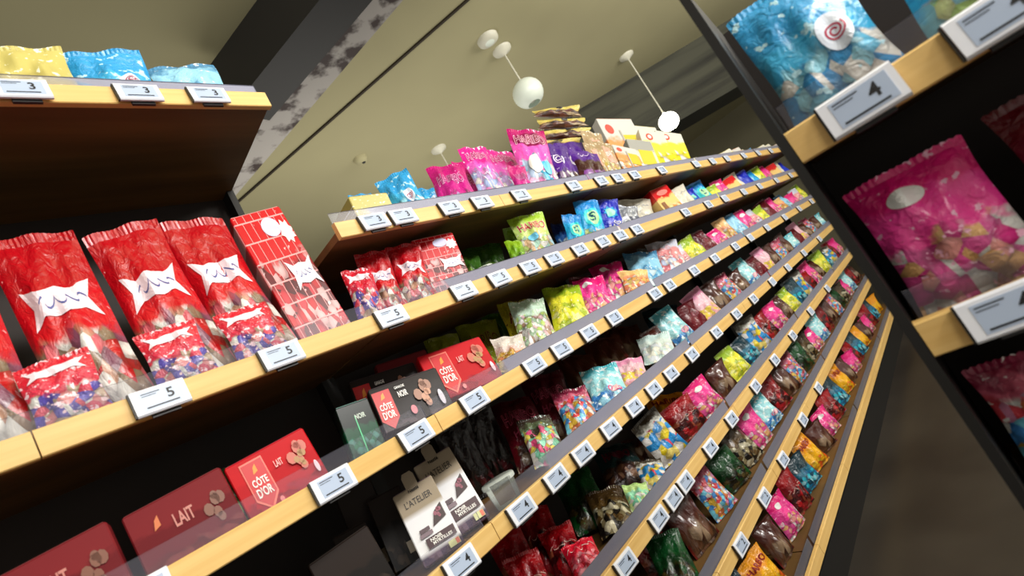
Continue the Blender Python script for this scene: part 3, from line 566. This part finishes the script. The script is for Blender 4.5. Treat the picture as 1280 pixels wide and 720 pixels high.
put(1,X,'fig_box',(770,160),(796,212),38,1.38,1.33,18,.07,'tall white and orange box with a yellow window, rear of the top shelf','sweet box')
put(1,X,'fig_box',(780,197),(790,220),22,1.21,1.18,10,.05,'small white and orange box at the front below the tall one','sweet box')
put(1,X,'grey_box',(801,187),(812,217),24,1.21,1.18,18,.05,'grey topped box with a yellow window on the top shelf','sweet box')
put(1,X,'lemon_box',(819,176),(831,214),24,1.22,1.18,18,.05,'white and yellow box with a red circle, left one of two','sweet box')
put(1,X,'lemon_box',(840,177),(851,210),24,1.22,1.18,18,.05,'white and yellow box with a red circle, right one of two','sweet box')
put(1,X,'lemon_box',(806,168),(818,205),26,1.42,1.38,18,.05,'white and yellow box in the rear between the tall box and the lemon boxes','sweet box')
# second shelf
put(2,B,'red_blue',(446,342),(470,404),38,1.20,1.15,20,.05,'red bag with a blue and pink lower half, leftmost in the second shelf row')
put(2,B,'red_mix',(460,314),(494,396),42,1.30,1.19,16,.05,'red bag with a white ribbon badge, left one by the gift box')
put(2,B,'red_mix',(496,298),(530,382),42,1.30,1.18,16,.05,'red bag with a white ribbon badge, right one by the gift box')
put(2,X,'red_boxes',(538,300),(566,372),52,1.24,1.20,22,.07,'red gift box crossed with white ribbons on the second shelf','sweet box')
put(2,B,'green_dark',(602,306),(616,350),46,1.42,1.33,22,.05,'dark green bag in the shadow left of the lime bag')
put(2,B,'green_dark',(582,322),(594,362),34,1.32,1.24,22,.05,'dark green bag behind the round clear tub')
put(2,B,'green_mid',(628,264),(646,318),28,1.38,1.30,24,.05,'green bag peeking out behind the left side of the lime bag')
put(2,B,'haribo_lime',(654,258),(684,330),44,1.165,1.165,28,.065,'tall lime bag with red lettering on the second shelf')
put(2,B,'green_mid',(643,304),(650,332),20,1.19,1.16,20,.04,'small lime bag at the foot of the tall lime one')
put(2,B,'navy_small',(700,286),(709,312),20,1.32,1.27,20,.04,'small navy bag between the lime and the cyan bags')
put(2,B,'cyan_s',(714,274),(724,308),22,1.17,1.16,22,.04,'smaller cyan bag at the left of the cyan and royal blue pair')
put(2,B,'cyan_s',(736,255),(748,302),30,1.155,1.16,24,.05,'larger cyan bag with a green and aqua emblem')
put(2,B,'royal',(748,237),(768,298),34,1.19,1.21,24,.05,'royal blue bag standing behind the cyan bag')
put(2,B,'grey_foil',(782,266),(792,292),30,1.20,1.17,20,.05,'crumpled grey foil bag at the front of the second shelf')
put(2,B,'white_fluff',(793,243),(812,286),40,1.34,1.26,20,.08,'puffy white bag left of the red and cream pack')
put(2,X,'red_cream',(826,229),(844,276),34,1.34,1.28,18,.06,'red and cream box at the right of the puffy white bag','sweet box')
# third shelf
put(3,X,'green_box',(440,512),(463,572),44,1.20,1.18,12,.04,'dark and green chocolate box, leftmost in front','chocolate box')
put(3,X,'noir',(480,474),(502,532),86,1.36,1.33,14,.03,'black chocolate box with a red shield, the rear one of two','chocolate box')
put(3,X,'noir',(506,484),(530,536),90,1.24,1.21,14,.035,'black chocolate box with a red shield and nuts, the front one of two','chocolate box')
put(3,X,'cote_red',(566,443),(597,497),82,1.26,1.21,14,.035,'bright red chocolate box with a shield and nuts','chocolate box')
put(3,X,'dark_red_box',(504,452),(522,500),66,1.47,1.45,12,.03,'dark red chocolate box deep in the third shelf','chocolate box')
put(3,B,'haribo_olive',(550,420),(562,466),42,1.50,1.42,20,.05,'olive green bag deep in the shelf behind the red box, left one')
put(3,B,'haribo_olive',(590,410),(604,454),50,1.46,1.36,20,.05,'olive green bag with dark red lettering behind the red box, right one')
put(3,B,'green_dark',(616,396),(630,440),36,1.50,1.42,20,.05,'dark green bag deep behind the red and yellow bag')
put(3,B,'yelred',(638,376),(656,428),36,1.38,1.28,20,.05,'yellow green bag with dark red lettering on the third shelf')
put(3,B,'net_yellow',(634,425),(650,470),40,1.19,1.16,22,.05,'whitish net bag of yellow sweets right of the red chocolate box')
put(3,B,'mintmix',(660,386),(680,442),44,1.26,1.18,24,.06,'clear bag of mint green and white sweets')
put(3,B,'yellow',(704,366),(724,420),44,1.27,1.18,24,.06,'bright yellow bag on the third shelf')
put(3,B,'maroon',(728,328),(746,380),46,1.46,1.36,20,.05,'dark maroon bag in the rear above the yellow bag')
put(3,B,'hotpink',(738,356),(756,404),36,1.24,1.17,24,.05,'hot pink bag, left one of two, beside the yellow bag')
put(3,B,'hotpink',(762,336),(782,388),36,1.32,1.22,24,.05,'hot pink bag, right one of two, taller and farther back')
put(3,B,'orange_mix',(791,349),(803,376),30,1.21,1.17,20,.04,'cream and orange bag at the front of the third shelf')
put(3,B,'dark_grey',(775,314),(792,360),38,1.46,1.36,20,.05,'dark grey bag behind the hot pink ones')
put(3,B,'dark_grey',(803,302),(816,344),24,1.47,1.40,20,.05,'narrow dark grey bag behind the light blue one')
put(3,B,'sky',(802,324),(820,364),36,1.30,1.20,24,.05,'light blue bag on the third shelf')
put(3,B,'pinkwhite',(825,313),(842,352),32,1.32,1.22,24,.05,'pink and white bag right of the light blue one')
# fourth shelf
put(4,X,'atelier',(517,612),(562,704),58,1.25,1.19,30,.03,'white and taupe chocolate box with a hanging tab, left one of two','chocolate box')
put(4,X,'atelier',(541,576),(592,666),54,1.30,1.22,30,.03,'white and taupe chocolate box with a hanging tab, right one of two','chocolate box')
put(4,X,'dark_box',(472,626),(508,712),48,1.40,1.36,24,.04,'dark brown box left of and behind the white and taupe ones','chocolate box')
put(4,X,'dark_box',(446,600),(478,680),50,1.48,1.46,20,.04,'dark brown box in the rear left corner of the fourth shelf','chocolate box')
put(4,X,'dark_box',(440,668),(470,745),48,1.30,1.26,24,.04,'dark brown box lowest at the left of the fourth shelf','chocolate box')
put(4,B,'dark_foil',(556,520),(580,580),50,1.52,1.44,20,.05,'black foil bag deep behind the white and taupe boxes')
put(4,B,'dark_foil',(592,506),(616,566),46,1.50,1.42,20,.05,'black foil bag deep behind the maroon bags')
put(4,B,'haribo_maroon',(634,504),(666,570),54,1.42,1.28,24,.06,'maroon bag with pink lettering, left one of two on the fourth shelf')
put(4,B,'haribo_maroon',(676,474),(704,536),52,1.44,1.30,24,.06,'maroon bag with pink lettering, right one of two on the fourth shelf')
put(4,B,'candy_green',(668,528),(692,580),44,1.26,1.18,26,.06,'clear bag of green, pink and white sweets on the fourth shelf')
put(4,B,'rainbow',(712,494),(736,544),44,1.27,1.18,26,.06,'clear bag of rainbow coloured sweets on the fourth shelf')
put(4,B,'tealwhite',(750,467),(774,516),46,1.27,1.18,26,.06,'teal and white bag with a blue foot')
put(4,B,'softpink',(786,456),(802,490),34,1.24,1.18,24,.05,'soft pink bag with a yellow foot')
put(4,B,'brown_long',(716,444),(744,496),46,1.46,1.34,24,.05,'brown glossy bag, leftmost of the three on the fourth shelf')
put(4,B,'brown_long',(748,422),(776,472),46,1.46,1.34,24,.05,'brown glossy bag, middle one of the three on the fourth shelf')
put(4,B,'brown_long',(780,408),(806,454),42,1.44,1.32,24,.05,'brown glossy bag, rightmost of the three on the fourth shelf')
put(4,B,'white_plain',(818,430),(834,466),36,1.28,1.20,24,.05,'whitish bag at the right of the soft pink one')
put(4,B,'deepblue',(828,394),(846,436),38,1.42,1.30,24,.05,'dark teal and cyan bag at the right end of the fourth shelf')
# fifth shelf
put(5,B,'red_ball',(628,668),(664,738),50,1.42,1.32,26,.06,'dark red bag in the rear of the fifth shelf, leftmost of the red ones')
put(5,B,'red_ball',(664,640),(698,706),50,1.44,1.32,26,.06,'dark red bag with a curly script, second from the left on the fifth shelf')
put(5,B,'red_ball',(650,696),(684,764),50,1.30,1.22,26,.06,'dark red bag low at the front of the fifth shelf')
put(5,B,'red_ball',(694,664),(726,730),46,1.34,1.24,26,.06,'dark red bag directly left of the bright red one')
put(5,B,'red_bright',(722,686),(750,740),44,1.24,1.17,28,.06,'bright red bag with white script at the front of the fifth shelf')
put(5,B,'green_bottle',(708,600),(744,668),52,1.48,1.34,26,.06,'dark green bag on the fifth shelf')
put(5,B,'gold_dark',(756,622),(786,684),46,1.32,1.20,26,.06,'gold and black glinting bag on the fifth shelf')
put(5,B,'teal_haribo',(762,562),(794,620),52,1.46,1.34,26,.06,'dark teal bag with maroon lettering on the fifth shelf')
put(5,B,'brown_long',(802,552),(830,606),44,1.44,1.32,26,.06,'brown bag of sweets right of the dark teal one')
put(5,B,'amber',(824,504),(850,560),48,1.48,1.36,26,.06,'amber yellow bag at the right end of the fifth shelf')
put(5,B,'stripe_mix',(812,582),(832,626),32,1.24,1.18,26,.05,'bag of yellow, blue and white sweets on the fifth shelf')
put(5,B,'palegreen',(792,612),(812,654),30,1.22,1.18,26,.05,'pale green bag at the front of the fifth shelf')
# sixth shelf
put(6,B,'green_bottle',(818,676),(846,738),46,1.32,1.22,26,.06,'green and dark bag on the sixth shelf')
put(6,B,'brown_long',(838,632),(864,688),44,1.40,1.30,26,.06,'brown bag on the sixth shelf behind the green one')
# round tub on the second shelf
def tub(x, y, z, k, lab):
    t = empty('sweet_tub', (x, y, z)); t.scale = (k, k, k)
    MB().lathe([(.0,0),(.034,0),(.040,.004),(.046,.066),(.049,.068),(.049,.072)], k=32).build('tub_body', TUB, t, True)
    MB().lathe([(.0,.078),(.050,.078),(.052,.075),(.052,.066)], k=32).build('lid', TUB, t, True)
    tag(t, lab, 'tub')
tub(hit(606, 357, Y=1.19).x, 1.17, TZ[2]+.027, .84, 'empty round clear plastic tub beside the red gift box')
tub(hit(632, 625, Y=1.2).x, 1.19, TZ[4]+.027, .95, 'empty round clear plastic tub beside the white and taupe chocolate boxes')
P = hit(711, 308, Y=1.165); o = MB().box(-.03,.03,-.012,.012,0,.02,.003).build('small_carton', ink((.45,.30,.80))); o.location = (P.x, P.y, TZ[2]+.027); tag(o, 'tiny violet carton at the foot of the cyan bags', 'box')
P = hit(575, 256, Y=1.098); o = mesh('card_flap', [(-.035,0,0),(.04,0,0),(.032,.012,.045),(-.02,.008,.03),(-.035,.001,0),(.04,.001,0),(.032,.013,.045),(-.02,.009,.03)], [(0,1,2,3),(7,6,5,4),(0,4,5,1),(1,5,6,2),(2,6,7,3),(3,7,4,0)], CARD)
o.location = (P.x, 1.128, TZ[1]+.03); tag(o, 'loose piece of plain card standing at the top shelf edge', 'card')

# ---- near left: the tall unit
def row(tier_z, x, y, w, h, t, sty, kind, lean, yaw, lab, cat='sweet bag', group=None, roll=0, fine=True, name=None, tier=None):
    seedc[0] += 1; P0 = Vector((x, y, tier_z+.0275)); P1 = P0 + Vector((math.sin(math.radians(roll)), math.sin(math.radians(lean)), math.cos(math.radians(lean))))*h
    M = frame_of(P0, P1, math.radians(yaw)); zs = P0.z
    o = (bag if kind == 'bag' else carton)(M, w, h, t, STY[sty], seedc[0], name or ('sweet_bag' if kind == 'bag' else 'sweet_box'), fine)
    settle(o, P0.z, (2.38 if x < X0 and tier == 2 else TZ.get((tier or 9)-1, 9)))
    tag(o, lab, cat, group); PLACED.append((tier or 9, x, lab)); return o
nth = ['first','second','third','fourth','fifth','sixth','seventh','eighth','ninth','tenth','eleventh','twelfth','thirteenth','fourteenth','fifteenth','sixteenth','seventeenth','eighteenth','nineteenth','twentieth']
for i, x in enumerate((.04, .20, .36, .50)):
    row(TZ[2], x, 1.20, .15, (.46,.47,.46,.45)[i], .07, 'red_mix', B, 12, 12, nth[i]+' tall red bag with a white ribbon badge in the left unit, from the left', group='tall red bags in the left unit', tier=2)
row(TZ[2], .655, 1.22, .13, .42, .08, 'red_boxes', X, 8, 12, 'tall red gift box crossed with white ribbons at the right of the tall red bags', 'sweet box', tier=2)
for i, x in enumerate((.14, .32, .47)):
    row(TZ[2], x, 1.142, .11, .15, .03, 'red_blue', B, 8, 10, nth[i]+' low red and blue bag before the tall red ones, from the left', group='low red and blue bags', tier=2)
for i, (x, s) in enumerate(((.05,'dark_red_box'), (.24,'dark_red_box'), (.42,'cote_red'))):
    row(TZ[3], x, 1.22, .17, .13, .04, s, X, 10, 12, ('dark red chocolate box, leftmost on the third shelf','dark red chocolate box, second from the left on the third shelf','bright red chocolate box left of the dark and green one')[i], 'chocolate box', tier=3)
row(TZ[3], .33, 1.45, .16, .15, .06, 'green_dark', B, 10, 20, 'dark green bag behind the chocolate boxes of the left unit', tier=3)
for i, (x, s, c) in enumerate(((.10,'yellow','yellow'), (.30,'gold_flat','pale gold'), (.46,'blue_crush','light blue'), (.64,'sky','sky blue'))):
    row(2.38, x, 1.20, .17, .22, .07, s, B, 8, 12, c+' bag up on the highest board of the left unit', tier=10)
for i, x in enumerate((.3, .48)):
    row(TZ[4], x, 1.25, .14, .16, .04, 'dark_box', X, 8, 12, nth[i]+' dark box on the fourth shelf of the left unit', 'chocolate box', tier=4)

# ---- farther along the aisle, past the right edge of the strip
far = {1: ['lemon_box','lemon_box','fig_box','white_fluff','sky','beige'], 2: ['red_cream','white_fluff','royal','cyan_s','yellow','hotpink'], 3: ['hotpink','pinkwhite','yellow','maroon','hotpink','orange_mix','sky'],
       4: ['brown_long','tealwhite','maroon','softpink','brown_long','rainbow'], 5: ['stripe_mix','red_ball','hotpink','brown_long','yellow','deepblue'], 6: ['red_ball','brown_long','rainbow','green_bottle','gold_dark','hotpink','tealwhite'], 7: ['brown_long','hotpink','red_ball','deepblue','amber']}
cn = dict(lemon_box='white and yellow box', fig_box='white and orange box', white_fluff='puffy white bag', sky='light blue bag', beige='beige pouch', red_cream='red and cream box', royal='royal blue bag', cyan_s='cyan bag', yellow='yellow bag', hotpink='hot pink bag',
          pinkwhite='pink and white bag', maroon='maroon bag', orange_mix='orange bag', brown_long='brown bag', tealwhite='teal and white bag', softpink='soft pink bag', amber='amber bag', rainbow='rainbow sweet bag', stripe_mix='yellow and blue bag', red_ball='dark red bag', deepblue='dark teal bag', green_bottle='dark green bag', gold_dark='gold and black bag')
tn = {1:'top', 2:'second', 3:'third', 4:'fourth', 5:'fifth', 6:'sixth', 7:'lowest'}
start = {1: 3.12, 2: 2.86, 3: 2.55, 4: 2.10, 5: 1.72, 6: 1.42, 7: 1.10}
for tr in range(1, 8):
    x = start[tr]; i = 0; rr = random.Random(tr); cnt = {}
    while x < 5.9:
        s = far[tr][i % len(far[tr])]; w_ = rr.uniform(.13,.17); n = cnt[s] = cnt.get(s, 0)+1
        row(TZ[tr], x, 1.22, w_, (rr.uniform(.09,.12) if tr == 1 else rr.uniform(.15,.21)), .06, s, X if 'box' in s or s == 'red_cream' else B, rr.uniform(6,18), rr.uniform(12,26),
            '%s on the %s shelf toward the far end, %s of its kind' % (cn[s], tn[tr], nth[n-1]), 'sweet box' if 'box' in cn[s] else 'sweet bag', 'packs on the %s shelf toward the far end' % tn[tr], fine=(x < 4.0), tier=tr)
        x += w_ + rr.uniform(.03,.07); i += 1

# ------------------------------------------------------------------ display stand at the right of the aisle
edge = hit(992, 212, Y=.14) - EYE
LD = .80
e0 = Vector((992-640, 212-360, FPX)); c = Vector((e0.dot(AX), e0.dot(AY), e0.dot(AZ))); c = c/math.hypot(c.x, c.y)
phi = math.atan2(c.y, c.x)                                     # the stand's left side lies along this sight line
org = Vector((c.x*LD, c.y*LD, 0)); zf = 1.45 + c.z*LD
ang = phi - math.pi/2 + math.radians(-3)
MD = Matrix.Translation(org) @ Matrix.Rotation(ang, 4, 'Z')
ZD = [zf, zf-.29, zf-.58, zf-.87]
r = empty('display_stand')
for z in ZD: shelf_part(r, .012, 1.25, z, .30, True, 0.0)
MB().box(0, 1.262, .30, .315, .0, zf+.30).build('back_panel', BACK, r)
for x in (0, 1.25): MB().box(x, x+.012, .0, .30, 0, zf+.30).build('side_panel', DARK, r)
MB().box(.012, 1.25, .03, .30, 0, .10).build('plinth', DARK, r)
tag(r, 'wooden display stand at the right, nearer than the wall shelving', 'display stand'); r.matrix_world = MD
DS = [(0, [('blue_crush','light blue swirl bag'), ('cyan_s','cyan bag'), ('royal','royal blue bag'), ('white_fluff','puffy white bag'), ('red_cream','red and cream box'), ('white_fluff','second puffy white bag'), ('orange_mix','orange bag')]),
      (1, [('hotpink','hot pink bag'), ('maroon','maroon bag'), ('dark_grey','dark grey bag'), ('sky','light blue bag'), ('pinkwhite','pink and white bag'), ('orange_mix','orange and cream bag')]),
      (2, [('rainbow','rainbow sweet bag'), ('brown_long','brown glossy bag'), ('brown_long','second brown glossy bag'), ('deepblue','dark teal bag'), ('white_plain','whitish bag')])]
for k, ls in DS:
    x = .10
    for j, (s, nm) in enumerate(ls):
        seedc[0] += 1; w_ = .15; h_ = .235 if k == 0 else .20; lean = math.radians(10)
        P0 = Vector((x, .085, ZD[k]+.031)); P1 = P0 + Vector((0, math.sin(lean), math.cos(lean)))*h_
        M = MD @ frame_of(P0, P1, 0)
        o = (carton if s == 'red_cream' else bag)(M, w_, h_, .06, STY[s], seedc[0], 'sweet_box' if s == 'red_cream' else 'sweet_bag')
        vv = [M @ v.co for c_ in POUCH[o.name] for v in c_.data.vertices]; o.location.z += ZD[k]+.0265 - min(v.z for v in vv)
        tag(o, nm+' on the '+('uppermost','second','third')[k]+' board of the display stand at the right', 'sweet box' if s == 'red_cream' else 'sweet bag', 'packs on the display stand'); x += .175

# ------------------------------------------------------------------ packs press against each other, none cuts into its neighbour
from mathutils.bvhtree import BVHTree
packs = [o for o in COL.objects if o.name in POUCH and 'stack' not in o['label']]
def data(o):
    M = o.matrix_world; V = []; F = []
    for c in POUCH[o.name]:
        n = len(V); V += [M @ v.co for v in c.data.vertices]; F += [tuple(n+i for i in p.vertices) for p in c.data.polygons]
    lo = [min(v[k] for v in V) for k in range(3)]; hi = [max(v[k] for v in V) for k in range(3)]
    return [lo, hi, BVHTree.FromPolygons(V, F)]
DT = {o.name: data(o) for o in packs}
for it in range(14):
    moved = {}
    for i, a in enumerate(packs):
        A = DT[a.name]
        for b in packs[i+1:]:
            Bd = DT[b.name]
            if any(A[0][k] > Bd[1][k] or Bd[0][k] > A[1][k] for k in range(3)): continue
            if not A[2].overlap(Bd[2]): continue
            ca = (a.matrix_world @ Vector((0,0,.08))); cb = (b.matrix_world @ Vector((0,0,.08)))
            f, r = (a, b) if A[0][1] < Bd[0][1] else (b, a)
            dx = .002 if cb.x > ca.x else -.002
            for o, sy in ((f, -1), (r, 1)):
                v = moved.setdefault(o.name, Vector((0,0,0))); v.y += .007*sy; v.x += dx if o is b else -dx
    if not moved: break
    for o in packs:
        v = moved.get(o.name)
        if not v or o.location.x*0 + o.matrix_world.translation.y < D: continue
        lo, hi, _ = DT[o.name]; M = o.matrix_world.copy()
        v.y = max(-.012, min(.012, v.y)); v.x = max(-.006, min(.006, v.x))
        if lo[1] + v.y < D + .026: v.y = D + .026 - lo[1]
        if hi[1] + v.y > D + .405: v.y = D + .405 - hi[1]
        M.translation += v; o.matrix_world = M; DT[o.name] = data(o)

# ------------------------------------------------------------------ electronic price tags
def price_tag(M, digit, lab, fine=True):
    t = empty('price_tag'); t.matrix_world = M; w, h = .086, .050
    MB().box(-w/2, w/2, -.010, 0, 0, h, .003).build('tag_body', TAGW, t)
    s = MB().box(-w*.36, w*.40, -.0106, -.0098, h*.14, h*.86).build('tag_screen', TAGS, t)
    MB().box(-w*.25, w*.28, .0, .006, -.005, .004).build('tag_clip', CLIP_SHADE, t)
    MB().box(-w/2-.003, -w/2, -.007, .0, .001, h-.001).build('tag_edge_shade', CLIP_SHADE, t)  # dark strip standing in for the shadow along the tag's left edge
    if fine:
        vs, fs = glyphs(digit, .02)
        mesh('price_digits', [(v.x*.026+.016, -.0111, v.y*.026+h*.55) for v in vs], fs, INK, s)
        b = MB()
        for i, (a, c_) in enumerate(((-.32, .02), (-.32, -.06), (-.30, .30))): b.box(w*a, w*c_, -.0111, -.0106, h*(.76, .68, .20)[i], h*(.79, .70, .25)[i])
        b.build('printed_lines', INK, s)
    tag(t, lab, 'price tag', 'electronic price tags'); return t
TAGPX = {1: [(469,277),(504,271),(565,261),(604,254),(652,245),(718,233),(752,226),(773,223),(794,219),(828,213)],
         2: [(490,395),(583,368),(626,349),(664,336),(694,325),(726,313),(755,304),(777,296),(798,289)],
         3: [(422,614),(521,543),(593,499),(669,457),(702,436),(737,416),(768,397),(819,367),(837,356)],
         4: [(577,704),(653,637),(696,597),(728,565),(763,535),(792,507),(817,486),(838,465)],
         5: [(784,707),(825,650),(842,622)]}
extra = {1: [3.3,3.6,3.9,4.3,4.7,5.1,5.5], 2: [.25,.48,2.75,3.1,3.4,3.8,4.2,4.7,5.2], 3: [.12,2.45,2.75,3.1,3.4,3.8,4.3,4.8,5.3], 4: [2.0,2.3,2.6,2.9,3.3,3.7,4.2,4.8], 5: [1.5,1.75,2.0,2.35,2.7,3.1,3.6,4.2], 6: [1.3,1.6,1.9,2.2,2.6,3.0]}
used = {}
def tag_label(tr, x):
    c_ = sorted((abs(a-x), l) for t_, a, l in PLACED if t_ == tr)
    near = c_[0][1] if c_ else 'the shelf'
    short = near.split(',')[0].split(' on the')[0].split(' with')[0].split(' at the')[0].split(' behind')[0].split(' in the')[0]
    return short
alltags = []
for tr in range(1, 7):
    xs = [hit(px, py, Y=1.09).x for px, py in TAGPX.get(tr, [])] + extra.get(tr, []); xs.sort(); last = -9
    for x in xs:
        if x - last < .101: x = last + .101
        last = x; alltags.append((tr, x))
rt = random.Random(3); idx = {}
for tr, x in alltags:
    idx[tr] = idx.get(tr, 0)+1
    z = TZ[tr] - (.002 if tr > 3 else 0); tilt = math.radians(-8)
    lab = 'white price tag, %s from the left on the %s shelf edge' % (nth[idx[tr]-1], tn[tr]); sh = tag_label(tr, x)
    if len((lab + ' near the ' + sh).split()) <= 16: lab += ' near the ' + sh
    M = Matrix.Translation((x, 1.0935, z)) @ Matrix.Rotation(tilt, 4, 'X') @ Matrix.Rotation(math.radians(rt.uniform(-1.5,1.5)), 4, 'Y')
    price_tag(M, {3:'5', 4:'4', 2:'5', 1:'3', 5:'4', 6:'2'}[tr], lab, x < 3.2)
for i, x in enumerate((.25, .45, .60)):
    M = Matrix.Translation((x, 1.0935, 2.378)) @ Matrix.Rotation(math.radians(-8), 4, 'X'); price_tag(M, '3', nth[i]+' white price tag from the left on the highest board of the left unit')
for k in range(3):
    for i, x in enumerate((.10, .24, .42, .56, .74)):
        price_tag(MD @ Matrix.Translation((x, -.0075, ZD[k]+.001)) @ Matrix.Rotation(math.radians(-8), 4, 'X'), '4', nth[i]+' white price tag from the left on the '+('uppermost','second','third')[k]+' board of the display stand')
